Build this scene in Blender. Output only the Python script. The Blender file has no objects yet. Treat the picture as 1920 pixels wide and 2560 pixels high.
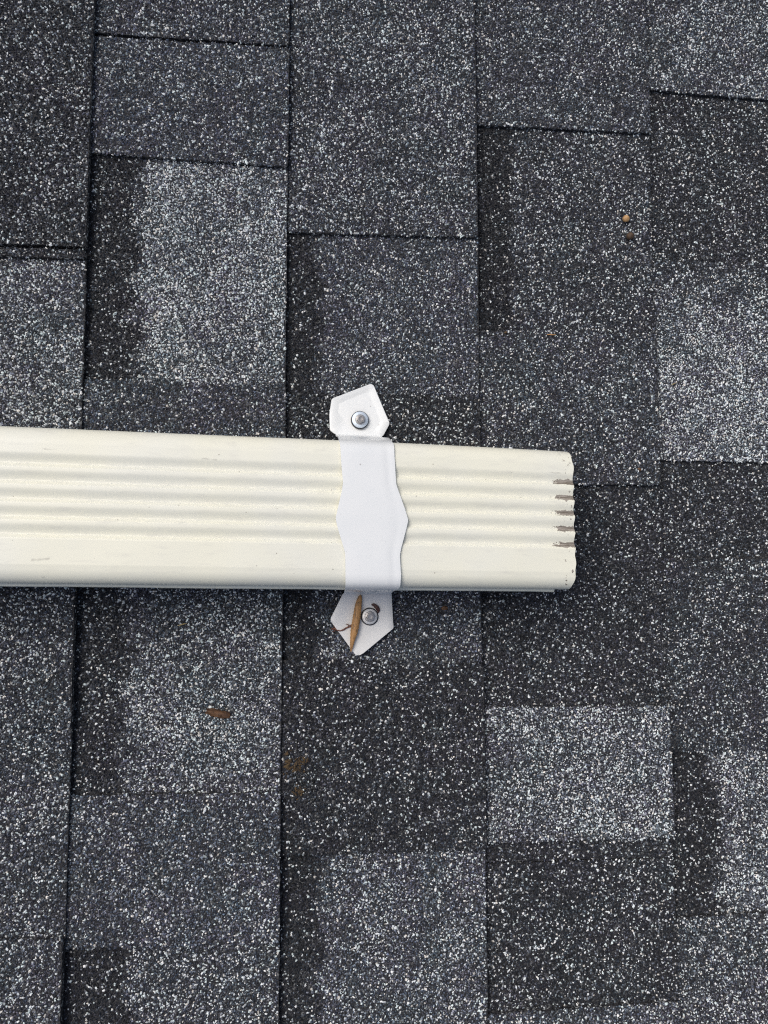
import bpy, bmesh, math, random
import numpy as np
from mathutils import Matrix, Vector

S = bpy.context.scene
COL = S.collection
MM = 0.001

# ------------------------------------------------------------------ camera, sky, sun, exposure
PITCH = math.radians(18.4)                       # the roof falls away to the right (4 in 12)
ROOF = Matrix.Translation((0, 0, 3.0)) @ Matrix.Rotation(PITCH, 4, 'Y')   # roof millimetre frame -> world

cam_d = bpy.data.cameras.new('camera')
cam = bpy.data.objects.new('camera', cam_d)
COL.objects.link(cam)
CR = Matrix(((0.990328, -0.011957, -0.138233), (-0.000903, 0.995704, -0.092593), (0.138747, 0.091822, 0.986062)))
CP = Vector((135.38, 0.0, 566.56)) * MM
cam.matrix_world = ROOF @ (Matrix.Translation(CP) @ CR.to_4x4())
cam_d.sensor_fit = 'HORIZONTAL'
cam_d.sensor_width = 36.0
cam_d.lens = 1950.0 / 1920.0 * 36.0
cam_d.clip_start = 0.01
cam_d.clip_end = 200.0
S.camera = cam

to_sun = (ROOF.to_3x3() @ Vector((-0.46, 0.30, 0.83))).normalized()
elev = math.asin(to_sun.z)
azim = math.atan2(to_sun.x, to_sun.y)
w = bpy.data.worlds.new('World')
S.world = w
w.use_nodes = True
nt = w.node_tree
bg = nt.nodes['Background']
sky = nt.nodes.new('ShaderNodeTexSky')
sky.sky_type = 'NISHITA'
sky.sun_disc = False
sky.sun_elevation = elev
sky.sun_rotation = azim
sky.air_density = 1.0
sky.dust_density = 6.0
sky.ozone_density = 1.0
nt.links.new(sky.outputs[0], bg.inputs[0])
bg.inputs[1].default_value = 0.10
sun_d = bpy.data.lights.new('sun', 'SUN')
sun = bpy.data.objects.new('sun', sun_d)
COL.objects.link(sun)
sun_d.energy = 1.5
sun_d.angle = math.radians(34)
sun_d.color = (1.0, 0.995, 0.955)
sun.rotation_mode = 'QUATERNION'
sun.rotation_quaternion = to_sun.to_track_quat('Z', 'Y')

S.view_settings.view_transform = 'Standard'
S.view_settings.look = 'None'
S.view_settings.gamma = 1.0
S.view_settings.use_curve_mapping = False
S.view_settings.exposure = 0.09
S.render.engine = 'CYCLES'
S.cycles.max_bounces = 6
S.cycles.filter_width = 1.15
S.cycles.use_denoising = False
S.cycles.denoiser = 'OPENIMAGEDENOISE'
S.cycles.denoising_input_passes = 'RGB_ALBEDO_NORMAL'
S.cycles.denoising_prefilter = 'ACCURATE'

# ------------------------------------------------------------------ helpers
rng = np.random.default_rng(7)
random.seed(5)


def new_mat(name):
    m = bpy.data.materials.new(name)
    m.use_nodes = True
    n = m.node_tree.nodes
    return m, n, m.node_tree.links, n['Principled BSDF']


def node(n, typ, **kw):
    o = n.new(typ)
    for k, v in kw.items():
        setattr(o, k, v)
    return o


def math_n(n, l, op, a, b=None, clamp=False):
    o = n.new('ShaderNodeMath')
    o.operation = op
    o.use_clamp = clamp
    for i, v in enumerate((a, b)):
        if v is None:
            continue
        if isinstance(v, (int, float)):
            o.inputs[i].default_value = v
        else:
            l.new(v, o.inputs[i])
    return o.outputs[0]


def map_n(n, l, val, a, b, c=0.0, d=1.0):
    o = n.new('ShaderNodeMapRange')
    o.interpolation_type = 'SMOOTHSTEP'
    l.new(val, o.inputs[0])
    for i, v in enumerate((a, b, c, d)):
        o.inputs[i + 1].default_value = v
    return o.outputs[0]


def mix_n(n, l, fac, a, b):
    o = n.new('ShaderNodeMix')
    o.data_type = 'RGBA'
    for sock, v in ((o.inputs['Factor'], fac), (o.inputs['A'], a), (o.inputs['B'], b)):
        if isinstance(v, (int, float)):
            sock.default_value = v
        elif isinstance(v, tuple):
            sock.default_value = (*v, 1) if len(v) == 3 else v
        else:
            l.new(v, sock)
    return o.outputs['Result']


def noise_n(n, l, vec, scale, detail=3, rough=0.55):
    o = n.new('ShaderNodeTexNoise')
    o.inputs['Scale'].default_value = scale
    o.inputs['Detail'].default_value = detail
    o.inputs['Roughness'].default_value = rough
    if vec is not None:
        l.new(vec, o.inputs['Vector'])
    return o.outputs['Fac']


def bump_n(n, l, h, strength, dist, bsdf):
    o = n.new('ShaderNodeBump')
    o.inputs['Strength'].default_value = strength
    o.inputs['Distance'].default_value = dist
    l.new(h, o.inputs['Height'])
    l.new(o.outputs[0], bsdf.inputs['Normal'])


def link_mesh(name, verts, faces, mat, parent=None, smooth=None):
    me = bpy.data.meshes.new(name)
    me.from_pydata([tuple(v) for v in verts], [], faces)
    me.update()
    bm = bmesh.new()
    bm.from_mesh(me)
    bmesh.ops.recalc_face_normals(bm, faces=bm.faces)
    bm.to_mesh(me)
    bm.free()
    if smooth is not None:
        for p_ in me.polygons:
            p_.use_smooth = True
        me.set_sharp_from_angle(angle=math.radians(smooth))
    me.materials.append(mat)
    o = bpy.data.objects.new(name, me)
    COL.objects.link(o)
    if parent is not None:
        o.parent = parent
    return o


def thing(name, label, cat, loc_mm=(0, 0, 0), group=None):
    """Empty at a thing's base; loc in roof millimetres."""
    o = bpy.data.objects.new(name, None)
    o.empty_display_size = 0.01
    COL.objects.link(o)
    o.matrix_world = ROOF @ Matrix.Translation(Vector(loc_mm) * MM)
    tag(o, label, cat, group)
    return o


def tag(o, label, cat, group=None):
    o['label'] = label
    o['category'] = cat
    if group:
        o['group'] = group


def mmv(L):
    return [(x * MM, y * MM, z * MM) for x, y, z in L]


# ------------------------------------------------------------------ materials
# crushed stone granules: the colour of each stone is stored on its own vertices
mg, n, l, b = new_mat('granule_stone')
at = node(n, 'ShaderNodeAttribute', attribute_name='stone_colour')
l.new(at.outputs['Color'], b.inputs['Base Color'])
b.inputs['Roughness'].default_value = 0.62
b.inputs['Specular IOR Level'].default_value = 0.35
M_GRAN = mg


def granule_sheet(name, asphalt, bedded=False):
    """shingle surface: asphalt with fine granules bedded in it (colour and fine relief)."""
    m, n, l, b = new_mat(name)
    tc = node(n, 'ShaderNodeTexCoord')
    v = node(n, 'ShaderNodeTexVoronoi')
    v.inputs['Scale'].default_value = 680.0
    l.new(tc.outputs['Object'], v.inputs['Vector'])
    sep = node(n, 'ShaderNodeSeparateColor')
    l.new(v.outputs['Color'], sep.inputs[0])
    r = node(n, 'ShaderNodeValToRGB')
    r.color_ramp.interpolation = 'LINEAR'
    e = r.color_ramp.elements
    e[0].position = 0.0
    e[0].color = (0.010, 0.010, 0.012, 1)
    e[1].position = 1.0
    e[1].color = (0.62, 0.64, 0.64, 1)
    for pos, c in ((0.45, (0.030, 0.029, 0.033, 1)), (0.72, (0.06, 0.058, 0.062, 1)), (0.88, (0.16, 0.16, 0.16, 1)), (0.93, (0.5, 0.52, 0.52, 1))):
        x = e.new(pos)
        x.color = c
    l.new(sep.outputs[0], r.inputs[0])
    if asphalt:
        fac = asphalt
        if bedded:                                  # bare asphalt shows only where the loose stones are laid on it
            sp = node(n, 'ShaderNodeSeparateXYZ')
            l.new(tc.outputs['Object'], sp.inputs[0])
            px, py = sp.outputs[0], sp.outputs[1]
            for (u_, v_, k_, c_) in ((px, py, -0.0367, -0.0739), (py, px, -0.0738, -0.312)):
                fac = math_n(n, l, 'MULTIPLY', fac, math_n(n, l, 'GREATER_THAN', u_, math_n(n, l, 'ADD', math_n(n, l, 'MULTIPLY', v_, k_), c_)))
            for (u_, v_, k_, c_) in ((px, py, 0.0513, 0.5427), (py, px, 0.109, 0.4574)):
                fac = math_n(n, l, 'MULTIPLY', fac, math_n(n, l, 'LESS_THAN', u_, math_n(n, l, 'ADD', math_n(n, l, 'MULTIPLY', v_, k_), c_)))
        col = mix_n(n, l, fac, r.outputs[0], (0.0125, 0.0135, 0.017))
    else:
        col = r.outputs[0]
    l.new(col, b.inputs['Base Color'])
    b.inputs['Roughness'].default_value = 0.85
    h = math_n(n, l, 'MULTIPLY', v.outputs['Distance'], -1.0)
    bump_n(n, l, h, 0.9, 0.0012, b)
    return m


M_SHEET = granule_sheet('granular_shingle', 0.0)
M_ASPH = granule_sheet('asphalt_shingle', 0.80, True)
M_CUT = granule_sheet('cut_shingle_edge', 0.1)

# cream painted aluminium; the UV map holds (length, width) of the pipe in decimetres
mc, n, l, b = new_mat('cream_enamel')
tc = node(n, 'ShaderNodeTexCoord')
uv = node(n, 'ShaderNodeUVMap', uv_map='profile')
sx = node(n, 'ShaderNodeSeparateXYZ')
l.new(uv.outputs[0], sx.inputs[0])
U, Vv = sx.outputs[0], sx.outputs[1]            # 0.1 m units
big = noise_n(n, l, tc.outputs['Object'], 14.0, 4)
col = mix_n(n, l, map_n(n, l, big, 0.35, 0.7), (0.80, 0.79, 0.665), (0.775, 0.775, 0.69))
mp = node(n, 'ShaderNodeMapping')
mp.inputs['Scale'].default_value = (0.25, 1.0, 1.0)
l.new(tc.outputs['Object'], mp.inputs[0])
streak = noise_n(n, l, mp.outputs[0], 260.0, 4, 0.6)
col = mix_n(n, l, map_n(n, l, streak, 0.50, 0.78, 0.0, 0.40), col, (0.62, 0.61, 0.55))
# dirt lying in the grooves
val = node(n, 'ShaderNodeAttribute', attribute_name='valley')
VAL = val.outputs['Fac']
mp2 = node(n, 'ShaderNodeMapping')
mp2.inputs['Scale'].default_value = (0.10, 1.0, 1.0)
l.new(tc.outputs['Object'], mp2.inputs[0])
fine = noise_n(n, l, mp2.outputs[0], 900.0, 3, 0.7)
gr = math_n(n, l, 'MULTIPLY', map_n(n, l, VAL, 0.45, 0.95), map_n(n, l, fine, 0.40, 0.62))
col = mix_n(n, l, math_n(n, l, 'MULTIPLY', gr, 0.18), col, (0.40, 0.39, 0.37))
# loose specks
vs = node(n, 'ShaderNodeTexVoronoi')
vs.inputs['Scale'].default_value = 170.0
l.new(tc.outputs['Object'], vs.inputs['Vector'])
sp_c = node(n, 'ShaderNodeSeparateColor')
l.new(vs.outputs['Color'], sp_c.inputs[0])
speck = math_n(n, l, 'MULTIPLY', math_n(n, l, 'LESS_THAN', vs.outputs['Distance'], 0.075), math_n(n, l, 'GREATER_THAN', sp_c.outputs[0], 0.70))
col = mix_n(n, l, math_n(n, l, 'MULTIPLY', speck, 0.6), col, (0.20, 0.18, 0.15))
# paint scraped off down to metal at the mouth of every groove
edge = noise_n(n, l, tc.outputs['Object'], 330.0, 4, 0.65)
lim = math_n(n, l, 'ADD', 3.06, math_n(n, l, 'MULTIPLY', edge, 0.26))
inend = math_n(n, l, 'GREATER_THAN', U, lim)
scr = math_n(n, l, 'MULTIPLY', inend, math_n(n, l, 'GREATER_THAN', math_n(n, l, 'ADD', VAL, math_n(n, l, 'MULTIPLY', edge, 1.6)), 1.0))
metal = mix_n(n, l, map_n(n, l, fine, 0.35, 0.65), (0.11, 0.085, 0.065), (0.36, 0.32, 0.28))
col = mix_n(n, l, math_n(n, l, 'MULTIPLY', scr, 0.92), col, metal)
# a few pencil-thin scuffs
for (u0, v0, u1, v1, th, k) in ((-0.02, 0.335, 0.06, 0.332, 0.005, 0.5), (0.905, 0.315, 0.99, 0.308, 0.006, 0.45), (-0.05, -0.325, 0.04, -0.315, 0.010, 0.5), (3.13, 0.315, 3.25, 0.31, 0.004, 0.5), (0.0, -0.425, 0.012, -0.423, 0.006, 0.6), (2.3, -0.29, 2.42, -0.292, 0.003, 0.35)):
    du, dv = u1 - u0, v1 - v0
    L2 = du * du + dv * dv
    pu = math_n(n, l, 'SUBTRACT', U, u0)
    pv = math_n(n, l, 'SUBTRACT', Vv, v0)
    t = math_n(n, l, 'DIVIDE', math_n(n, l, 'ADD', math_n(n, l, 'MULTIPLY', pu, du), math_n(n, l, 'MULTIPLY', pv, dv)), L2, clamp=True)
    a_ = math_n(n, l, 'SUBTRACT', pu, math_n(n, l, 'MULTIPLY', t, du))
    c_ = math_n(n, l, 'SUBTRACT', pv, math_n(n, l, 'MULTIPLY', t, dv))
    dist = math_n(n, l, 'SQRT', math_n(n, l, 'ADD', math_n(n, l, 'MULTIPLY', a_, a_), math_n(n, l, 'MULTIPLY', c_, c_)))
    m_ = map_n(n, l, math_n(n, l, 'ADD', dist, math_n(n, l, 'MULTIPLY', edge, 0.030)), th * 0.3 + 0.011, th + 0.015, k * 0.8, 0.0)
    col = mix_n(n, l, m_, col, (0.25, 0.24, 0.22))
l.new(col, b.inputs['Base Color'])
b.inputs['Roughness'].default_value = 0.42
b.inputs['Specular IOR Level'].default_value = 0.4
bump_n(n, l, big, 0.06, 0.0012, b)
M_CREAM = mc


def painted(name, c0, c1, rough=0.38, grime=0.25):
    m, n, l, b = new_mat(name)
    tc = node(n, 'ShaderNodeTexCoord')
    big = noise_n(n, l, tc.outputs['Object'], 40.0, 4)
    col = mix_n(n, l, map_n(n, l, big, 0.35, 0.7), c0, c1)
    g = noise_n(n, l, tc.outputs['Object'], 420.0, 4, 0.7)
    col = mix_n(n, l, map_n(n, l, g, 0.60, 0.78, 0.0, grime), col, (0.34, 0.32, 0.30))
    vs = node(n, 'ShaderNodeTexVoronoi')
    vs.inputs['Scale'].default_value = 130.0
    l.new(tc.outputs['Object'], vs.inputs['Vector'])
    sc_ = node(n, 'ShaderNodeSeparateColor')
    l.new(vs.outputs['Color'], sc_.inputs[0])
    sp = math_n(n, l, 'MULTIPLY', math_n(n, l, 'LESS_THAN', vs.outputs['Distance'], 0.075), math_n(n, l, 'GREATER_THAN', sc_.outputs[0], 0.72))
    col = mix_n(n, l, math_n(n, l, 'MULTIPLY', sp, 0.5), col, (0.22, 0.2, 0.18))
    l.new(col, b.inputs['Base Color'])
    b.inputs['Roughness'].default_value = rough
    bump_n(n, l, big, 0.12, 0.001, b)
    return m


M_WHITE = painted('white_strap_paint', (0.785, 0.805, 0.805), (0.755, 0.78, 0.785), 0.30)
M_WHITE2 = painted('dusty_strap_paint', (0.74, 0.74, 0.73), (0.68, 0.68, 0.67), 0.5, 0.45)


def metal_mat(name, c0, c1, rough, metallic=0.85):
    m, n, l, b = new_mat(name)
    tc = node(n, 'ShaderNodeTexCoord')
    f_ = noise_n(n, l, tc.outputs['Object'], 700.0, 3)
    l.new(mix_n(n, l, map_n(n, l, f_, 0.35, 0.68), c0, c1), b.inputs['Base Color'])
    b.inputs['Metallic'].default_value = metallic
    l.new(map_n(n, l, f_, 0.3, 0.7, rough - 0.08, rough + 0.12), b.inputs['Roughness'])
    return m


M_ZINC_BLUE = metal_mat('bluish_zinc', (0.66, 0.74, 0.82), (0.58, 0.66, 0.76), 0.5, 0.45)
M_ZINC = metal_mat('grey_zinc', (0.50, 0.49, 0.48), (0.36, 0.35, 0.34), 0.30, 0.9)
M_ZINC_PALE = metal_mat('pale_zinc', (0.74, 0.735, 0.73), (0.64, 0.63, 0.62), 0.5, 0.35)


def organic(name, c0, c1, c2, scale, rough=0.7, stretch=(1, 1, 1)):
    m, n, l, b = new_mat(name)
    tc = node(n, 'ShaderNodeTexCoord')
    mp = node(n, 'ShaderNodeMapping')
    mp.inputs['Scale'].default_value = stretch
    l.new(tc.outputs['Object'], mp.inputs[0])
    a = noise_n(n, l, mp.outputs[0], scale, 4, 0.6)
    c = noise_n(n, l, mp.outputs[0], scale * 3.1, 3, 0.6)
    col = mix_n(n, l, map_n(n, l, a, 0.36, 0.64), c0, c1)
    col = mix_n(n, l, map_n(n, l, c, 0.52, 0.70), col, c2)
    l.new(col, b.inputs['Base Color'])
    b.inputs['Roughness'].default_value = rough
    bump_n(n, l, c, 0.5, 0.0005, b)
    return m


M_RUBBER = organic('black_rubber', (0.012, 0.012, 0.016), (0.02, 0.02, 0.026), (0.008, 0.008, 0.01), 500.0, 0.6)
M_POD = organic('dry_pod', (0.46, 0.245, 0.09), (0.32, 0.175, 0.07), (0.15, 0.085, 0.04), 260.0, 0.6, (1.0, 0.22, 1.0))
M_TWIG = organic('red_brown_twig', (0.12, 0.045, 0.03), (0.17, 0.075, 0.05), (0.06, 0.025, 0.02), 600.0)
M_SCALE = organic('bud_scale', (0.045, 0.018, 0.014), (0.08, 0.03, 0.024), (0.04, 0.015, 0.012), 500.0, 0.5)
M_TAN = organic('tan_seed', (0.52, 0.32, 0.14), (0.40, 0.23, 0.10), (0.24, 0.14, 0.07), 420.0, 0.55)
M_BROWN = organic('brown_seed', (0.085, 0.05, 0.028), (0.055, 0.034, 0.022), (0.12, 0.07, 0.035), 480.0, 0.7)
M_LEAF = organic('curled_leaf', (0.13, 0.065, 0.028), (0.065, 0.032, 0.017), (0.018, 0.012, 0.009), 260.0)
M_LITTER = organic('leaf_litter', (0.085, 0.052, 0.022), (0.045, 0.028, 0.016), (0.15, 0.11, 0.045), 420.0, 0.85)
M_STRAW = organic('straw', (0.36, 0.29, 0.13), (0.28, 0.20, 0.10), (0.2, 0.13, 0.07), 300.0)

# ------------------------------------------------------------------ the roof: deck and shingles
EXP = 143.0                                       # exposure of a course in mm
EDGE = {0: [(433, -0.5), (333, -0.1), (236, 0.1), (142, 1.2), (51, 1.0), (-38, 1.0), (-124, 1.3), (-207, 1.6), (-288, 1.9)],
        1: [(449, -1.3), (345, -1.3), (244, -1.4), (147, -1.3), (52, -0.9), (-39, -0.9), (-128, -1.4), (-215, -1.0), (-298, -1.0)],
        2: [(464, 0.1), (357, 1.2), (253, 0.6), (152, -0.2), (54, 0.0), (-41, 0.4), (-133, 1.4), (-222, 1.6), (-309, 1.3)],
        3: [(480, -0.5), (369, 0.6), (261, -0.6), (157, -1.1), (56, -1.0), (-42, -0.4), (-138, -0.4), (-230, 1.0), (-320, 0.2)]}


def edge_x(k, y):
    off = 0.0
    if k in EDGE:
        e = EDGE[k][::-1]
        off = float(np.interp(y, [q[0] for q in e], [q[1] for q in e]))
    return k * EXP + off


RISE = 5.6                                        # a course rises this much from its tucked edge to its butt
TOOTH = 3.2                                       # overlaid tab thickness

# one row per visible tab, top to bottom: lower boundary (left, right), gap below, raised?, tone
# tone: dark level, white share, mid share, painted dark band (width mm, strength)
DK = (0.0185, 0.098, 0.12)
MD = (0.038, 0.165, 0.24)
MG = (0.057, 0.14, 0.21)
LT = (0.046, 0.27, 0.42)
VL = (0.060, 0.36, 0.46)


def tone(base, band=0, strength=0.0, **kw):
    d = dict(base=base, band=band, strength=strength)
    d.update(kw)
    return d


TABS = {
    0: dict(top=(563, 566), rows=[
        ((237, 237.5), 3.0, 1, tone(DK, w=0.146)), ((229, 230), 0.5, 1, tone(DK)), ((58, 58), 0.1, 0, tone(LT)),
        ((-92.7, -94.9), 0.1, 1, tone(MD, w=0.183)), ((-227.4, -230), 0.1, 0, tone(MD, w=0.171)), ((-370, -372), 0.1, 1, tone(MD, w=0.171))]),
    1: dict(top=(550, 563), rows=[
        ((403.5, 403.8), 3.2, 1, tone(MD, w=0.146)), ((312, 309.2), 0.1, 1, tone(MG)), ((144.7, 143.2), 0.1, 0, tone(VL, 34, 0.92)),
        ((52, 50), 0.1, 1, tone(MG, w=0.098)), ((-140.8, -142.7), 0.7, 0, tone(LT, 34, 0.75)), ((-239.6, -242.3), 0.9, 1, tone(MG, w=0.134)),
        ((-372, -384), 0.1, 0, tone(MD, 38, 0.75, w=0.183))]),
    2: dict(top=(549, 568), rows=[
        ((261.3, 263.7), 0.25, 1, tone(MD, w=0.183, m=0.24)), ((139.3, 141), 0.1, 0, tone(MG, 26, 0.9, w=0.146, m=0.24)), ((45, 44), 0.1, 1, tone(DK, w=0.122)),
        ((-52.8, -56.9), 0.1, 0, tone(MG, 24, 0.85)), ((-187, -187.5), 0.7, 1, tone(DK, w=0.104)), ((-384.8, -398.8), 0.1, 0, tone(MG, 27, 0.85, w=0.183, m=0.28))]),
    3: dict(top=(554, 573), rows=[
        ((357.7, 359.4), 0.25, 1, tone(MD, w=0.134)), ((192.5, 193.7), 0.1, 0, tone((0.028, 0.16, 0.16), 30, 0.95)), ((74.6, 75.7), 0.1, 1, tone(MD, w=0.134)),
        ((-88.4, -90.3), 0.7, 0, tone(DK, w=0.104)), ((-185.2, -186.2), 0.9, 1, tone(LT, w=0.293)), ((-199.5, -200.5), 1.2, 0, tone(DK)),
        ((-300.6, -299.8), 0.7, 0, tone(DK, w=0.128)), ((-412, -426), 0.1, 1, tone(MG, w=0.171))]),
    4: dict(top=(580, 596), rows=[
        ((399.8, 397.2), 0.25, 1, tone(LT, w=0.207, m=0.26)), ((256.3, 257.9), 0.1, 0, tone(DK, w=0.122)), ((95.5, 94.7), 0.8, 1, tone(VL, fade=1)),
        ((20.8, 20.2), 2.2, 0, tone(DK)), ((-125.8, -124.7), 0.5, 1, tone((0.029, 0.115, 0.16))), ((-244.2, -243.4), 0.8, 0, tone(LT, 38, 0.9, w=0.293)),
        ((-426, -432), 0.1, 1, tone(MD, w=0.195, m=0.24))]),
}
# the neighbouring courses just out of the picture
for k in (-2, -1, 5, 6):
    rows = []
    y = 520 + random.uniform(-40, 40)
    top = (y, y)
    up_ = 1
    while y > -400:
        y -= random.uniform(90, 170)
        rows.append(((y, y), 0.6, up_, tone(random.choice((DK, MD, MG, LT)))))
        up_ = 1 - up_
    TABS[k] = dict(top=top, rows=rows)

roof = link_mesh('roof', mmv([(-900, -1100, -7), (1400, -1100, -7), (1400, 1200, -7), (-900, 1200, -7), (-900, -1100, -19), (1400, -1100, -19), (1400, 1200, -19), (-900, 1200, -19)]),
                 [(0, 1, 2, 3), (7, 6, 5, 4), (0, 4, 5, 1), (1, 5, 6, 2), (2, 6, 7, 3), (3, 7, 4, 0)], M_SHEET)
roof.matrix_world = ROOF
roof['kind'] = 'structure'
roof['label'] = 'sloping roof covered in speckled charcoal laminated asphalt shingles'


def vnoise(x, y, cell, seed):
    g = np.random.default_rng(seed).random((160, 160))
    fx = (x + 700) / cell
    fy = (y + 900) / cell
    ix = np.floor(fx).astype(int) % 159
    iy = np.floor(fy).astype(int) % 159
    tx = fx - np.floor(fx)
    ty = fy - np.floor(fy)
    tx = tx * tx * (3 - 2 * tx)
    ty = ty * ty * (3 - 2 * ty)
    return (g[ix, iy] * (1 - tx) + g[ix + 1, iy] * tx) * (1 - ty) + (g[ix, iy + 1] * (1 - tx) + g[ix + 1, iy + 1] * tx) * ty


# all granule seats on a jittered lattice, once for the roof in view
SP = 1.34
gy = np.arange(-372, 540, SP * 0.866)
gx = np.arange(-118, 600, SP)
GX, GY = np.meshgrid(gx, gy)
GX = GX + (np.arange(len(gy)) % 2)[:, None] * SP * 0.5
GX = (GX + rng.uniform(-0.52, 0.52, GX.shape) * SP).ravel()
GY = (GY + rng.uniform(-0.52, 0.52, GY.shape) * SP).ravel()
# only what the photograph can see, and a hand's breadth round it
cx = np.interp(GY, [-325, 493], [-40 - 22, -70 - 22])
cx2 = np.interp(GY, [-325, 493], [502 + 24, 544 + 24])
ylo = np.interp(GX, [-40, 502], [-285 - 24, -325 - 24])
yhi = np.interp(GX, [-68, 544], [426 + 24, 493 + 24])
keep = (GX > cx) & (GX < cx2) & (GY > ylo) & (GY < yhi)
keep &= ~((GX < 285) & (GY > 16) & (GY < 74))     # shut in under the pipe
GX, GY = GX[keep], GY[keep]


def granules_for(shingle, quad, zfun, tn, seed, bare):
    """crushed stones bedded in one shingle, as one mesh."""
    (xl0, xl1, xr0, xr1, yt0, yt1, yb0, yb1) = quad   # left/right x at top/bottom, y at left/right of top and bottom edge
    xm = (GX - xl0) / max(xr0 - xl0, 1)
    yt = yt0 + (yt1 - yt0) * xm
    yb = yb0 + (yb1 - yb0) * xm
    ym = (yt - GY) / np.maximum(yt - yb, 1)
    xl = xl0 + (xl1 - xl0) * ym
    xr = xr0 + (xr1 - xr0) * ym
    wob = (vnoise(GX, GY, 3.2, 3) - 0.5) * 1.9
    ins = (GX > xl + bare + wob * 0.6) & (GX < xr - 0.55 + wob * 0.6) & (GY < yt + 0.3 + wob) & (GY > yb - 0.3 + wob)
    X, Y = GX[ins], GY[ins]
    if len(X) < 20:
        return
    xl, xr, yt, yb = xl[ins], xr[ins], yt[ins], yb[ins]
    r = np.random.default_rng(seed)
    N = len(X)
    D, W_, M_ = tn['base']
    W_ = tn.get('w', W_)
    M_ = tn.get('m', M_)
    Dv = np.full(N, D)
    Wv = np.full(N, W_)
    Mv = np.full(N, M_ + 0.07)
    p1 = vnoise(X, Y, 26, 11)
    p2 = vnoise(X, Y, 9, 12)
    patch = 0.55 * p1 + 0.45 * p2 - 0.5
    dark = np.zeros(N)
    if tn['band']:
        d = X - xl + (vnoise(X, Y, 14, 13) - 0.5) * 15
        dark = np.clip((tn['band'] - d) / 10.0 + 0.5, 0, 1) * tn['strength']
    if tn.get('fade'):                              # colour blend runs from dark into light along the shingle
        q = (yt - Y) / (yt - yb)
        dark = np.maximum(dark, np.clip(0.85 - q * 2.0 + (p1 - 0.5) * 0.4, 0, 1) * 0.75)
    for arr, lo in ((Dv, 0.010), (Wv, 0.05), (Mv, 0.06)):
        arr[:] = arr * (1 - dark) + np.minimum(lo, arr) * dark
    Wv *= 1.12 * np.clip(1 + 1.1 * patch, 0.3, 2)
    Dv *= np.clip(1 + 0.5 * patch, 0.5, 1.6)
    u = r.random(N)
    white = u < Wv
    mid = (~white) & (u < Wv + Mv)
    lum = 1.1 * Dv * np.exp(r.normal(-0.03, 0.50, N))
    lum[mid] = (0.06 + 0.22 * r.random(N) ** 1.6)[mid] * (0.7 + 0.3 * Dv[mid] / 0.04)
    lum[white] = (0.38 + 0.50 * r.random(N) ** 0.75)[white]
    tint = np.ones((N, 3))
    h = r.random(N)
    k = (~white)
    blue = k & (h < 0.50)
    purp = k & (h >= 0.50) & (h < 0.78)
    warm = k & (h >= 0.78) & (h < 0.88)
    tint[blue] = (0.82, 0.97, 1.26)
    tint[purp] = (1.0, 0.94, 1.14)
    tint[warm] = (1.04, 1.0, 0.94)
    hw = r.random(N)
    tint[white] = (0.95, 1.0, 1.03)
    tint[white & (hw < 0.35)] = (0.90, 1.02, 1.02)
    tint[white & (hw > 0.85)] = (1.04, 1.0, 0.93)
    tint[mid] = 0.35 * tint[mid] + 0.65 * np.array((0.96, 1.0, 1.04))
    q3 = (vnoise(X, Y, 19, 31) - 0.5)[:, None] * np.array((0.16, -0.05, 0.06))
    tint[k] = tint[k] * (1 + q3[k])
    tint[~white] *= np.array((0.925, 0.985, 1.08))
    colr = np.clip(1.08 * lum[:, None] * tint, 0.004, 0.88)
    rad = 0.48 + 0.44 * r.random(N) ** 1.4
    rad[white] *= r.uniform(0.72, 1.28, N)[white]
    big = r.random(N) < 0.05
    rad[big] *= 1.3
    ang0 = r.uniform(0, 2 * np.pi, N)
    el = r.uniform(0.72, 1.38, N)
    hgt = rad * r.uniform(0.6, 1.35, N)
    z0 = zfun(X, xl, xr)
    K = 5
    P = np.zeros((N, K + 2, 3))
    for j in range(K):
        a = 2 * np.pi * j / K + r.uniform(-0.35, 0.35, N)
        rr = rad * r.uniform(0.82, 1.15, N)
        P[:, j, 0] = np.cos(a) * rr * el
        P[:, j, 1] = np.sin(a) * rr / el
        P[:, j, 2] = -0.12 + hgt * r.uniform(0.0, 0.45, N)
    for j, s in ((K, 1), (K + 1, -1)):
        P[:, j, 0] = s * rad * r.uniform(0.15, 0.5, N) * el
        P[:, j, 1] = rad * r.uniform(-0.22, 0.22, N)
        P[:, j, 2] = hgt * r.uniform(0.75, 1.1, N)
    c, s_ = np.cos(ang0)[:, None], np.sin(ang0)[:, None]
    px = P[:, :, 0] * c - P[:, :, 1] * s_ + X[:, None]
    py = P[:, :, 0] * s_ + P[:, :, 1] * c + Y[:, None]
    pz = P[:, :, 2] + z0[:, None] + 0.05
    co = np.stack([px, py, pz], -1).reshape(-1, 3) * MM
    A, B_ = K, K + 1
    F = np.array([(0, 1, A), (4, 0, A), (1, 2, A), (2, B_, A), (2, 3, B_), (3, 4, B_), (4, A, B_)])
    idx = (F[None] + (np.arange(N) * (K + 2))[:, None, None]).reshape(-1).astype(np.int32)
    nf = N * len(F)
    me = bpy.data.meshes.new('granules')
    me.vertices.add(N * (K + 2))
    me.vertices.foreach_set('co', co.astype(np.float32).ravel())
    me.loops.add(nf * 3)
    me.loops.foreach_set('vertex_index', idx)
    me.polygons.add(nf)
    me.polygons.foreach_set('loop_start', np.arange(0, nf * 3, 3, dtype=np.int32))
    me.polygons.foreach_set('use_smooth', np.zeros(nf, dtype=bool))
    at = me.attributes.new('stone_colour', 'FLOAT_COLOR', 'POINT')
    c4 = np.ones((N, K + 2, 4), dtype=np.float32)
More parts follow.
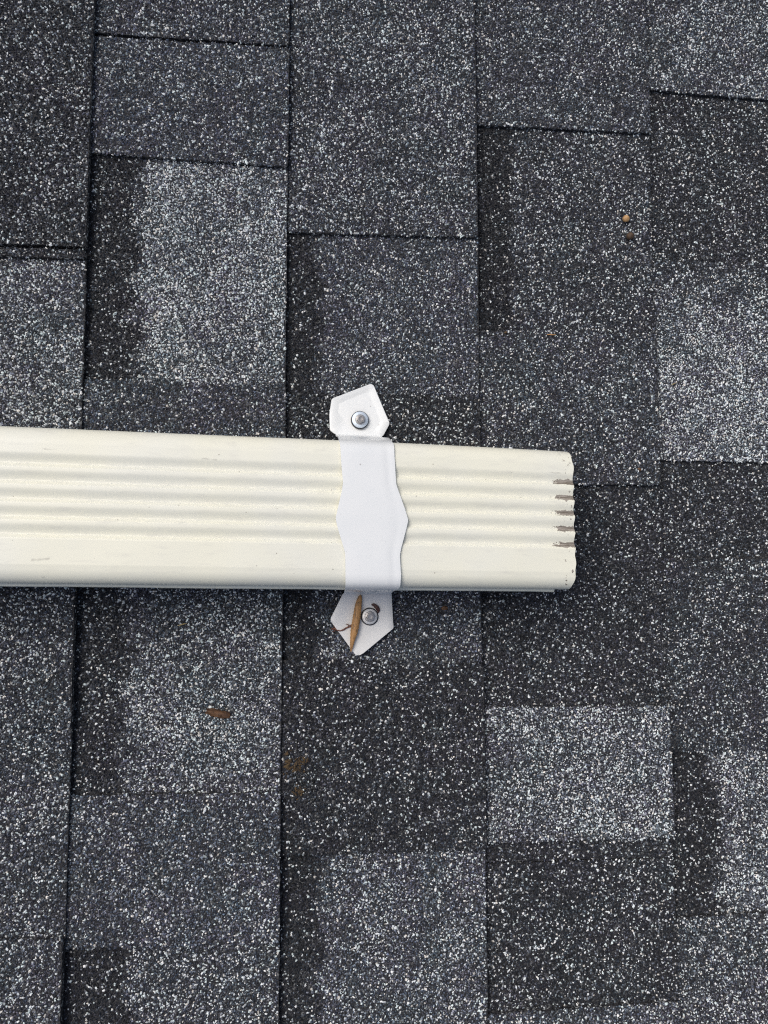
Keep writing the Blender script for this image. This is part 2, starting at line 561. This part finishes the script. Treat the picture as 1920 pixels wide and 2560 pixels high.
    c4[:, :, :3] = colr[:, None, :]
    at.data.foreach_set('color', c4.ravel())
    me.update(calc_edges=True)
    me.materials.append(M_GRAN)
    o = bpy.data.objects.new('granules', me)
    COL.objects.link(o)
    o.parent = shingle
    o['kind'] = 'stuff'


seed = 100
N_SH = 0
for k in sorted(TABS):
    T = TABS[k]
    yt0, yt1 = T['top']
    prev_gap = 0.5
    prev_raised = 1
    RR = [q[2] for q in T['rows']] + [1]
    ri = 0
    for (yb0, yb1), gap, raised, tn in T['rows']:
        a0, a1 = yt0 - prev_gap * 0.5, yt1 - prev_gap * 0.35
        b0, b1 = yb0 + gap * 0.5, yb1 + gap * 0.35
        xl0, xl1 = edge_x(k - 1, a0), edge_x(k - 1, b0)
        jit = random.uniform(-0.5, 0.5)
        xr0, xr1 = edge_x(k, a1) + jit, edge_x(k, b1) + jit
        lift = TOOTH * raised + random.uniform(-0.25, 0.25)
        th = 3.4 if not raised else 6.4
        curl = random.uniform(0, 0.5)

        def zf(X, xl, xr, lift=lift, curl=curl):
            t = (X - xl) / (xr - xl)
            return lift + RISE * t + curl * np.clip(t, 0, 1) ** 4
        TUCK = 14.0
        # outline: left edge tucked under the course above, ragged free edges
        out = []
        nseg = 14
        out.append((xl0 - TUCK, a0))
        for i in range(1, nseg):
            t = i / nseg
            out.append((xl0 + (xr0 - xl0) * t, a0 + (a1 - a0) * t + random.uniform(-0.55, 0.35)))
        out += [(xr0 - 1.6, a1), (xr0, a1 - 1.8)]
        for i in range(1, nseg):
            t = i / nseg
            out.append((xr0 + (xr1 - xr0) * t + random.uniform(-0.3, 0.3), a1 + (b1 - a1) * t))
        out += [(xr1, b1 + 1.8), (xr1 - 1.6, b1)]
        for i in range(1, nseg):
            t = 1 - i / nseg
            out.append((xl1 + (xr1 - xl1) * t, b0 + (b1 - b0) * t + random.uniform(-0.35, 0.55)))
        out.append((xl1 - TUCK, b0))
        if not raised:                               # the base sheet runs on under the overlaid tabs beside it
            ym = 0.5 * (a0 + b0)
            out = [(q[0], q[1] + (4.0 if q[1] > ym and prev_raised else -4.0 if q[1] < ym and RR[ri + 1] else 0.0) * (1 if abs(q[1] - (a0 if q[1] > ym else b0)) < 4 else 0)) for q in out]
        m = len(out)
        xs = np.array([q[0] for q in out])
        tops = zf(xs, 0.5 * (xl0 + xl1), 0.5 * (xr0 + xr1))
        verts = [(q[0], q[1], z) for q, z in zip(out, tops)] + [(q[0], q[1], z - th) for q, z in zip(out, tops)]
        faces = [tuple(range(m)), tuple(range(2 * m - 1, m - 1, -1))] + [(i, i + m, (i + 1) % m + m, (i + 1) % m) for i in range(m)]
        inview = 0 <= k <= 4
        sh = link_mesh('shingle', mmv(verts), faces, M_ASPH if inview else M_SHEET, roof)
        seed += 1
        if inview:
            sh.data.materials.append(M_CUT)
            for p_ in sh.data.polygons:
                if abs(p_.normal.z) < 0.5:
                    p_.material_index = 1
        if inview:
            granules_for(sh, (xl0, xl1, xr0, xr1, a0, a1, b0, b1), zf, tn, seed, -0.3 if k < 2 else 0.5 if k == 2 else 0.8 if k == 3 else 1.3)
        yt0, yt1, prev_gap = yb0, yb1, gap
        prev_raised = raised
        ri += 1

# ------------------------------------------------------------------ the downspout
WLO, WHI, HH = -46.2, 48.0, 68.0
GROOVES = (25.3, 14.8, 4.2, -6.3, -16.8)


def pipe_axis(u):
    return 47.2 - 0.012 * (u + 30.0), 7.0 + (330.0 - u) * 0.03


def face_drop(v):
    """depth of the rounded ribs below the flat of the face, and how deep in a groove (0..1)."""
    D = 2.1
    d, near = 0.0, 1e9
    for g in GROOVES:
        t = v - g
        near = min(near, abs(t))
        q = t / 6.2 if t > 0 else -t / 2.8           # a long slope down, a short steep lip up
        if q < 1:
            d = max(d, D * (1 - q * q * (3 - 2 * q)))
    return d, max(0.0, 1 - near / 2.2)


prof = []            # (v, h, valley)
R1 = 10.5
for i in range(9):   # lower corner
    a = math.radians(180 - 90 * i / 8)
    prof.append((WLO + R1 + R1 * math.cos(a), HH - R1 + R1 * math.sin(a), 0))
vv = WLO + R1
while vv < WHI - R1 - 0.6:
    vv += 0.62
    d, q = face_drop(vv)
    prof.append((vv, HH - d + 0.5 * math.sin((vv - WLO) / (WHI - WLO) * math.pi), q))
for i in range(1, 9):
    a = math.radians(90 - 90 * i / 8)
    prof.append((WHI - R1 + R1 * math.cos(a), HH - R1 + R1 * math.sin(a), 0))
prof += [(WHI, 40, 0), (WHI, 20, 0)]
for i in range(1, 7):
    a = math.radians(0 - 90 * i / 6)
    prof.append((WHI - 8 + 8 * math.cos(a), 8 + 8 * math.sin(a), 0))
prof += [(20, 0, 0), (-20, 0, 0)]
for i in range(0, 7):
    a = math.radians(270 - 90 * i / 6)
    prof.append((WLO + 8 + 8 * math.cos(a), 8 + 8 * math.sin(a), 0))
prof += [(WLO, 20, 0), (WLO, 40, 0)]
NP = len(prof)
# inner wall: offset along the profile normal
inner = []
for i in range(NP):
    a, c = prof[i - 1], prof[(i + 1) % NP]
    tx, ty = c[0] - a[0], c[1] - a[1]
    L = math.hypot(tx, ty) or 1
    inner.append((prof[i][0] + ty / L * 0.7, prof[i][1] - tx / L * 0.7))
us = [-620, -450, -300, -220] + [-150 + 12 * i for i in range(40)] + [323, 327.5, 330.3, 331.5]
us = sorted(u for u in us if u <= 331.5)
downspout = thing('downspout', 'cream ribbed metal downspout lying across the shingles, scraped paint at its open end', 'downspout', (331, 44, 6))
base_inv = (ROOF.inverted() @ downspout.matrix_world).inverted()


def pipe_pt(u, v, h):
    cy, z0 = pipe_axis(u)
    dn = 0.22 * math.sin(u * 0.031 + v * 0.05) + 0.12 * math.sin(u * 0.083 - v * 0.11)
    k = max(0, (h - 40) / 28.0)
    if v > 0 and u > 200:
        v -= 1.2 * (v / 48.0) * ((u - 200) / 131.0) ** 2
    # the cut end: corners are snipped back a little, low on the sides
    du = 0.0
    if u > 326:
        du = -1.3 * max(0, (abs(v - 0.9) - 36) / 10) - max(0, (HH - 14 - h) / 14) * 2.2 + 0.35 * math.sin(v * 0.6)
    return Vector(((u + du) * MM, (cy + v) * MM, (z0 + h + dn * k) * MM))


verts, faces, uvs, valley = [], [], [], []
for ring, off in ((prof, 0), (inner, 1)):
    for u in us:
        for i in range(NP):
            v_, h_ = ring[i][0], ring[i][1]
            verts.append(base_inv @ pipe_pt(u, v_, h_))
            uvs.append((u / 100.0, v_ / 100.0 if prof[i][1] > 40 else -9.0))
            valley.append(prof[i][2] if off == 0 else 0.0)
NU = len(us)
tot = NU * NP
for o_ in (0, tot):
    for a in range(NU - 1):
        for i in range(NP):
            j = (i + 1) % NP
            q = (o_ + a * NP + i, o_ + a * NP + j, o_ + (a + 1) * NP + j, o_ + (a + 1) * NP + i)
            faces.append(q if o_ == 0 else q[::-1])
for i in range(NP):
    j = (i + 1) % NP
    e_ = (NU - 1) * NP
    faces.append((e_ + i, e_ + j, tot + e_ + j, tot + e_ + i))
tube = link_mesh('tube', verts, faces, M_CREAM, downspout, 50)
lay = tube.data.uv_layers.new(name='profile')
for lp in tube.data.loops:
    lay.data[lp.index].uv = uvs[lp.vertex_index]
at = tube.data.attributes.new('valley', 'FLOAT', 'POINT')
at.data.foreach_set('value', np.array(valley, dtype=np.float32))
# lock seam folded along the lower side
sv, sf = [], []
sec = [(WLO + 0.3, 50), (WLO - 1.5, 49.2), (WLO - 1.9, 47.5), (WLO - 1.9, 30), (WLO - 1.5, 28.6), (WLO + 0.3, 28.2)]
seam_us = [u for u in us if u < 318] + [321, 323.4]
for a, u in enumerate(seam_us):
    for v_, h_ in sec:
        wv = 0.10 * math.sin(u * 0.05) + 0.06 * math.sin(u * 0.17)
        sv.append(base_inv @ (pipe_pt(u - (50 - h_) * (0.25 if a == len(seam_us) - 1 else 0), v_ + wv, h_)))
ns = len(sec)
for a in range(len(seam_us) - 1):
    for i in range(ns):
        j = (i + 1) % ns
        sf.append((a * ns + i, a * ns + j, (a + 1) * ns + j, (a + 1) * ns + i))
e_ = (len(seam_us) - 1) * ns
sf.append(tuple(range(e_, e_ + ns)))
sf.append(tuple(range(ns - 1, -1, -1)))
seam = link_mesh('lock_seam', sv, sf, M_CREAM, downspout, 40)
lay = seam.data.uv_layers.new(name='profile')
for d_ in lay.data:
    d_.uv = (-9, -9)

# ------------------------------------------------------------------ the strap
strap = thing('pipe_strap', 'white sheet-metal strap with pointed feet clamped over the cream downspout', 'strap', (196, 45, 8))
s_inv = (ROOF.inverted() @ strap.matrix_world).inverted()
PATH = [(108.6, 9.6, 178.2, 212.0), (107.2, 11.6, 178.0, 211.8), (104.2, 26, 177.2, 211.4), (99.6, 49.3, 176.3, 211.0), (94.4, 67.5, 175.6, 210.5), (93.4, 72.0, 175.2, 210.0), (92.1, 74.6, 175.1, 209.9), (90.4, 76.9, 175.2, 210.3), (88.1, 78.7, 175.5, 210.3), (85.5, 79.8, 175.7, 210.3), (82.6, 80.1, 175.8, 210.3), (76.8, 80.3, 176.2, 210.6), (70.9, 80.4, 176.7, 210.9), (65.1, 80.5, 177.3, 211.2), (63.6, 80.5, 177.4, 211.4), (59.2, 80.5, 176.8, 212.9), (53.4, 80.6, 175.5, 215.0), (47.5, 80.6, 174.2, 217.1), (42.6, 80.6, 173.1, 218.6), (41.7, 80.6, 172.9, 218.9), (40.2, 80.6, 172.95, 218.85), (35.9, 80.6, 173.9, 217.9), (30.0, 80.5, 175.7, 216.3), (24.2, 80.4, 177.5, 214.7), (20.0, 80.4, 178.8, 213.8), (18.3, 80.4, 179.0, 213.6), (12.5, 80.3, 179.1, 213.9), (6.6, 80.1, 179.2, 214.3), (3.8, 79.8, 179.2, 214.2), (1.1, 78.7, 179.4, 214.2), (-1.0, 76.9, 179.5, 214.2), (-2.6, 74.6, 179.6, 213.6), (-3.5, 72.0, 179.7, 212.0), (-3.9, 69.1, 179.9, 211.6), (-4.6, 49.3, 181.4, 213.8), (-5.6, 14, 184.3, 218.0), (-6.6, 9.8, 184.6, 218.8)]
SEGX = 24


def pipe_top_slope(x):
    return (185.0 - x) * 0.03


sv, sf = [], []
for layer in (0, 1):
    for r_, (Y, Z, x0, x1) in enumerate(PATH):
        # normal for thickness
        a = PATH[max(0, r_ - 1)]
        c = PATH[min(len(PATH) - 1, r_ + 1)]
        ty, tz = c[0] - a[0], c[1] - a[1]
        L = math.hypot(ty, tz)
        ny, nz = tz / L, -ty / L
        for i in range(SEGX + 1):
            t = i / SEGX
            x = x0 + (x1 - x0) * t
            z = Z + (pipe_top_slope(x) if Z > 60 else 0)
            y = Y - 0.012 * (x - 185)
            if Z > 76:                               # a hand-bent sheet: low waves, edges turned down a little
                z += 0.18 * math.sin(Y * 0.12 + x * 0.09) + 1.35 - 0.2 * abs(2 * t - 1) ** 4
                z -= 0.28 * math.exp(-((t - 0.87) / 0.06) ** 2) * (1 if Y > 55 or Y < 30 else 0.6)
            off = 0.7 if layer else 0.0
            sv.append(s_inv @ (Vector((x, y + ny * -off, z + nz * off if nz > 0 else z)) * MM) if False else s_inv @ (Vector((x, y - ny * off, z - nz * off)) * MM))
W1 = SEGX + 1
NR = len(PATH)
for r_ in range(NR - 1):
    for i in range(SEGX):
        q = (r_ * W1 + i, r_ * W1 + i + 1, (r_ + 1) * W1 + i + 1, (r_ + 1) * W1 + i)
        sf.append(q)
        sf.append(tuple(x + NR * W1 for x in q[::-1]))
for r_ in range(NR - 1):
    for i in (0, SEGX):
        a, c = r_ * W1 + i, (r_ + 1) * W1 + i
        sf.append((a, c, c + NR * W1, a + NR * W1))
for r_ in (0, NR - 1):
    for i in range(SEGX):
        a, c = r_ * W1 + i, r_ * W1 + i + 1
        sf.append((a, c, c + NR * W1, a + NR * W1))
band = link_mesh('band', sv, sf, M_WHITE, strap, 32)


def smooth_poly(P, cut=1.5):
    """round every corner of an outline a little."""
    out = []
    n_ = len(P)
    for i in range(n_):
        a, b_, c = Vector(P[i - 1]), Vector(P[i]), Vector(P[(i + 1) % n_])
        da, dc = (a - b_), (c - b_)
        ca = min(cut, da.length * 0.4)
        cc = min(cut, dc.length * 0.4)
        p0, p2 = b_ + da.normalized() * ca, b_ + dc.normalized() * cc
        for t in (0, 0.33, 0.67, 1):
            out.append((1 - t) ** 2 * p0 + 2 * t * (1 - t) * b_ + t * t * p2)
    return out


def foot(name, P, z, mat, dish, lift, thick=0.9):
    P = smooth_poly(P)
    c = sum((Vector(q) for q in P), Vector((0, 0))) / len(P)
    rings = [(1.0, -thick), (1.0, -0.25), (0.985, 0.0), (0.80, -dish * 0.25), (0.66, -dish), (0.25, -dish)]
    verts, faces = [], []
    m = len(P)
    for s, dz in rings:
        for q in P:
            qq = c + (q - c) * s
            verts.append(s_inv @ (Vector((qq.x, qq.y, z + dz + lift(qq.x, qq.y))) * MM))
    for a in range(len(rings) - 1):
        for i in range(m):
            j = (i + 1) % m
            faces.append((a * m + i, a * m + j, (a + 1) * m + j, (a + 1) * m + i))
    faces.append(tuple(range((len(rings) - 1) * m, len(rings) * m)))
    faces.append(tuple(range(m - 1, -1, -1)))
    return link_mesh(name, verts, faces, mat, strap, 40)


foot('mounting_foot', [(203.2, 146.2), (205.6, 145.6), (217.8, 117.4), (212.6, 107.6), (178.0, 108.2), (173.9, 111.4), (173.5, 123.3), (175.0, 134.4)], 10.2, M_WHITE, 1.4,
     lambda x, y: 0.035 * (y - 120) + (1.2 * max(0, (176.5 - x) / 3)) * -1)
foot('mounting_foot', [(184.3, -5.6), (175.2, -24.0), (175.5, -26.0), (192.9, -49.6), (195.8, -50.2), (198.8, -48.7), (220.6, -31.1), (220.0, -26.2), (219.0, -6.2)], 9.2, M_WHITE2, 0.3,
     lambda x, y: 0.02 * (y + 30))


# ------------------------------------------------------------------ screws
def ring_mesh(name, spec, nseg, mat, parent, rot=0.0, smooth=35, cap=True):
    """lathe of (radius, z) in mm around the screw axis; a hexagon when nseg is 6."""
    verts, faces = [], []
    for r_, z in spec:
        for i in range(nseg):
            a = rot + 2 * math.pi * i / nseg
            verts.append((r_ * math.cos(a) * MM, r_ * math.sin(a) * MM, z * MM))
    for a in range(len(spec) - 1):
        for i in range(nseg):
            j = (i + 1) % nseg
            faces.append((a * nseg + i, a * nseg + j, (a + 1) * nseg + j, (a + 1) * nseg + i))
    faces.append(tuple(range((len(spec) - 1) * nseg, len(spec) * nseg)))
    faces.append(tuple(range(nseg - 1, -1, -1)))
    return link_mesh(name, verts, faces, mat, parent, smooth)


def screw(loc, label, washer_r, gasket_r, gasket_h, m_washer, m_head, rot, tilt=(0, 0)):
    t = thing('roofing_screw', label, 'screw', loc, 'screws holding the strap feet')
    t.matrix_world = t.matrix_world @ Matrix.Rotation(tilt[0], 4, 'X') @ Matrix.Rotation(tilt[1], 4, 'Y')
    ring_mesh('gasket', [(gasket_r * 0.95, 0), (gasket_r, 0.4), (gasket_r, gasket_h - 0.3), (gasket_r * 0.93, gasket_h)], 40, M_RUBBER, t)
    g = gasket_h
    ring_mesh('washer', [(washer_r * 0.96, g - 0.2), (washer_r, g), (washer_r, g + 0.45), (washer_r * 0.95, g + 0.7), (washer_r * 0.6, g + 1.05)], 40, m_washer, t)
    w_ = g + 1.0
    hd = ring_mesh('hex_head', [(2.95, w_ + 0.5), (2.95, w_ + 3.1), (2.62, w_ + 3.7), (2.0, w_ + 3.75), (1.7, w_ + 3.3), (0.6, w_ + 3.2)], 6, m_head, t, rot, 20)
    ring_mesh('flange', [(3.75, w_ - 0.2), (3.8, w_ + 0.35), (3.5, w_ + 0.75), (3.0, w_ + 0.85)], 32, m_head, hd)
    return t


screw((195.6, 119.2, 9.0), 'bluish zinc hex screw through the strap foot on the upper side of the pipe', 6.0, 6.5, 2.8, M_ZINC_BLUE, M_ZINC, 0.35, (0.02, 0.03))
screw((203.0, -22.7, 9.0), 'grey hex screw in the strap foot beside the dry brown pod', 5.5, 6.3, 1.2, M_ZINC_PALE, M_ZINC, 0.15, (0.0, 0.0))


# ------------------------------------------------------------------ plant debris
def chain_mesh(name, pts, radii, nseg, mat, parent=None, flat=1.0, ridge=0.0, smooth=60):
    """tapered tube along points in roof mm."""
    pts = [Vector(q) for q in pts]
    verts, faces = [], []
    upv = Vector((0, 0, 1))
    for i, q in enumerate(pts):
        t = (pts[min(i + 1, len(pts) - 1)] - pts[max(i - 1, 0)]).normalized()
        sd = t.cross(upv).normalized()
        nn = sd.cross(t).normalized()
        for k in range(nseg):
            a = 2 * math.pi * k / nseg
            r_ = radii[i] * (1 + ridge * (k % 2) + random.uniform(-0.04, 0.04))
            verts.append(q + sd * math.cos(a) * r_ + nn * math.sin(a) * r_ * flat)
    for a in range(len(pts) - 1):
        for k in range(nseg):
            j = (k + 1) % nseg
            faces.append((a * nseg + k, a * nseg + j, (a + 1) * nseg + j, (a + 1) * nseg + k))
    faces.append(tuple(range(nseg - 1, -1, -1)))
    faces.append(tuple(range((len(pts) - 1) * nseg, len(pts) * nseg)))
    return verts, faces


def debris(name, label, cat, verts, faces, mat, group=None, smooth=60):
    zmin = min(v.z for v in verts)
    c = sum(verts, Vector()) / len(verts)
    o_ = Vector((c.x, c.y, zmin))
    o = link_mesh(name, [(v - o_) * MM for v in verts], faces, mat, None, smooth)
    o.matrix_world = ROOF @ Matrix.Translation(o_ * MM)
    tag(o, label, cat, group)
    return o


pod_pts, pod_r = [], []
for i in range(25):
    t = i / 24
    x = 196.4 + (190.4 - 196.4) * t - 1.6 * math.sin(t * math.pi) * (1 - t) + 1.0 * math.sin(t * 5.5) * t
    y = -7.2 + (-47.2 + 7.2) * t
    z = 11.6 - 0.9 * t + 1.2 * math.sin(t * math.pi)
    r_ = np.interp(t, [0, 0.04, 0.12, 0.3, 0.5, 0.65, 0.8, 0.93, 1.0], [0.5, 1.4, 2.15, 2.65, 2.75, 2.65, 1.7, 0.95, 0.35])
    pod_pts.append((x, y, z))
    pod_r.append(float(r_))
v_, f_ = chain_mesh('pod', pod_pts, pod_r, 16, M_POD, flat=0.8, ridge=0.05)
debris('dry_seed_pod', 'slender pointed dry brown seed pod lying on the lower strap foot', 'seed pod', v_, f_, M_POD)

tw = [(194.2, -26.4, 10.6), (191.2, -28.0, 10.4), (188.6, -29.6, 10.1), (186.3, -30.6, 9.9), (184.1, -32.0, 9.9), (181.8, -32.7, 9.6), (180.2, -32.2, 8.6), (178.6, -31.0, 7.6), (177.2, -31.6, 6.6), (176.0, -31.2, 6.0)]
v_, f_ = chain_mesh('twig', tw, [0.5, 0.75, 0.6, 0.5, 0.55, 0.45, 0.6, 0.85, 0.7, 0.3], 8, M_TWIG)
for bp in ([(188.6, -29.6, 10.1), (187.4, -28.2, 10.6), (186.0, -27.9, 10.7)], [(179.2, -31.4, 8.0), (178.2, -33.0, 7.4), (176.6, -33.4, 6.6)], [(178.4, -31.1, 7.6), (177.4, -29.6, 7.2)]):
    bv, bf = chain_mesh('twig', bp, [0.42, 0.35, 0.2][:len(bp)], 6, M_TWIG)
    f_ += [tuple(i + len(v_) for i in q) for q in bf]
    v_ += bv
debris('twig', 'thin reddish brown twig sticking out from under the dry pod', 'twig', v_, f_, M_TWIG)

sc = [(204.4, -14.3, 9.6), (205.6, -14.2, 10.0), (206.8, -15.0, 10.3), (208.0, -16.1, 10.4), (209.0, -17.5, 10.3), (209.4, -18.9, 10.0), (209.0, -20.3, 9.7)]
v_, f_ = chain_mesh('scale', sc, [0.5, 1.0, 1.3, 1.5, 1.45, 1.0, 0.35], 9, M_SCALE, flat=0.55)
debris('bud_scale', 'dark red curved bud scale against the lower screw washer', 'bud scale', v_, f_, M_SCALE)


def seed_ball(loc, r_, label, mat, group):
    bm = bmesh.new()
    bmesh.ops.create_icosphere(bm, subdivisions=3, radius=r_)
    for v in bm.verts:
        c = v.co.normalized()
        k = 1 + 0.04 * math.sin(c.x * 5 + c.y * 3) + 0.03 * math.sin(c.z * 9 + c.x * 4)
        k -= 0.12 * math.exp(-((c - Vector((0.35, -0.45, 0.82))).length / 0.28) ** 2)
        v.co = Vector((c.x * r_ * k, c.y * r_ * k, c.z * r_ * k * 0.92))
    bm.verts.ensure_lookup_table()
    verts = [v.co + Vector(loc) for v in bm.verts]
    faces = [tuple(v.index for v in f.verts) for f in bm.faces]
    bm.free()
    return debris('round_seed', label, 'seed', verts, faces, mat, group)


seed_ball((406.8, 287.2, 7.6), 2.75, 'round tan seed, the paler of two on the shingle at right', M_TAN, 'round seeds on the shingles')
seed_ball((409.6, 273.0, 8.0), 2.9, 'round dark brown seed just below the tan one', M_BROWN, 'round seeds on the shingles')


def flake(cx, cy, cz, L, W, ang, curl, seed_):
    """a torn, curled sheet of dead leaf."""
    r = random.Random(seed_)
    nx, ny = 9, 5
    verts, faces = [], []
    ca, sa = math.cos(ang), math.sin(ang)
    for s in (0, 1):
        for i in range(nx):
            for j in range(ny):
                u = (i / (nx - 1) - 0.5) * L + r.uniform(-0.04, 0.04) * L * (0.5 if s else 0.5)
                w_ = (j / (ny - 1) - 0.5) * W * (1 - 0.45 * abs(2 * i / (nx - 1) - 1) ** 2.2) + r.uniform(-0.1, 0.1) * W
                z = curl * W * ((2 * j / (ny - 1) - 1) ** 2) + r.uniform(-0.1, 0.1) * W + 0.35 * math.sin(i * 1.3) - s * 0.25
                verts.append(Vector((cx + u * ca - w_ * sa, cy + u * sa + w_ * ca, cz + z)))
    m = nx * ny
    for i in range(nx - 1):
        for j in range(ny - 1):
            q = (i * ny + j, (i + 1) * ny + j, (i + 1) * ny + j + 1, i * ny + j + 1)
            faces += [q, tuple(x + m for x in q[::-1])]
    bd = [i * ny for i in range(nx)] + [(nx - 1) * ny + j for j in range(1, ny)] + [i * ny + ny - 1 for i in range(nx - 2, -1, -1)] + [j for j in range(ny - 2, 0, -1)]
    for a in range(len(bd)):
        c = bd[(a + 1) % len(bd)]
        faces.append((bd[a], c, c + m, bd[a] + m))
    return verts, faces


v_, f_ = flake(98.0, -88.4, 5.5, 16.5, 5.4, -0.22, 0.42, 4)
debris('curled_leaf_scrap', 'curled brown scrap of dead leaf on the shingle below the pipe', 'leaf scrap', v_, f_, M_LEAF)

# crumbled leaf litter and lichen caught against the step of a course
v_, f_ = [], []
rr = random.Random(9)
for (cx_, cy_, sx_, sy_, cnt) in ((146.4, -124.5, 3.2, 7.5, 40), (152.0, -126.5, 4.5, 5.0, 34), (157.0, -122.6, 3.2, 2.4, 14), (153.5, -144.5, 4.0, 5.2, 22)):
    for i in range(cnt):
        x = max(143.4, rr.gauss(cx_, sx_ * 0.55))
        y = rr.gauss(cy_, sy_ * 0.55)
        a = rr.uniform(0, 6.28)
        L = rr.uniform(0.7, 2.3)
        W = rr.uniform(0.35, 0.8)
        zz = 4.0 + (x - 143) * 0.032 + rr.uniform(0, 0.8)
        d = Vector((math.cos(a) * L, math.sin(a) * L, rr.uniform(-0.4, 0.4)))
        e = Vector((-math.sin(a) * W, math.cos(a) * W, rr.uniform(-0.3, 0.3)))
        c = Vector((x, y, zz))
        k0 = len(v_)
        v_ += [c - d, c - e, c + d * 0.9, c + e, c + Vector((0, 0, 0.45)), c - Vector((0, 0, 0.4))]
        f_ += [tuple(k0 + q for q in t) for t in ((0, 1, 4), (1, 2, 4), (2, 3, 4), (3, 0, 4), (1, 0, 5), (2, 1, 5), (3, 2, 5), (0, 3, 5))]
o = debris('leaf_litter', 'patch of crumbled brown leaf litter caught against a shingle edge', 'leaf litter', v_, f_, M_LITTER, smooth=10)
o['kind'] = 'stuff'


def crumb(loc, r_, label, name, cat, mat, sd, el=1.3, ang=0.0):
    r = random.Random(sd)
    bm = bmesh.new()
    bmesh.ops.create_icosphere(bm, subdivisions=2, radius=r_)
    for v in bm.verts:
        k = r.uniform(0.78, 1.15)
        c = v.co * k
        x, y = c.x * el, c.y / el
        v.co = Vector((x * math.cos(ang) - y * math.sin(ang), x * math.sin(ang) + y * math.cos(ang), c.z * 0.6))
    verts = [v.co + Vector(loc) for v in bm.verts]
    bm.verts.index_update()
    faces = [tuple(v.index for v in f.verts) for f in bm.faces]
    bm.free()
    return debris(name, label, cat, verts, faces, mat)


crumb((258.6, -17.3, 5.9), 2.0, 'rust-brown bark crumb on the shingle just below the pipe, right of the strap', 'bark_crumb', 'crumb', M_LEAF, 3, 1.15)
crumb((410.8, 87.5, 9.0), 1.4, 'small dark brown bark chip on the shingle up and right of the pipe mouth', 'bark_chip', 'chip', M_LEAF, 6, 1.3, -0.6)
crumb((308.0, 191.4, 5.3), 1.2, 'tiny tan crumb lodged in the shingle step left of the broken needle', 'leaf_crumb', 'crumb', M_LITTER, 8, 1.2, 0.4)
for nm, pts, rad, lab, mt in (
        ('pine_needle', [(339.8, 190.4, 6.9), (342.0, 190.7, 7.2), (344.5, 190.5, 7.3), (347.0, 190.9, 7.2)], [0.28, 0.5, 0.48, 0.22], 'short tan broken needle lying along a tab edge above the pipe', M_POD),
        ('straw_bit', [(69.4, -28.3, 3.9), (71.5, -27.8, 4.3), (73.5, -27.2, 4.3), (75.4, -27.0, 4.0)], [0.25, 0.42, 0.4, 0.2], 'short yellowish straw bit on the shingle below the left part of the pipe', M_STRAW),
        ('straw_bit', [(441.5, 155.4, 4.6), (443.4, 156.3, 5.1), (445.6, 157.4, 4.8)], [0.25, 0.42, 0.2], 'small tan straw bit on the pale shingle at the right edge', M_STRAW)):
    v_, f_ = chain_mesh(nm, pts, rad, 7, mt)
    debris(nm, lab, nm.split('_')[-1] if nm != 'straw_bit' else 'straw', v_, f_, mt)
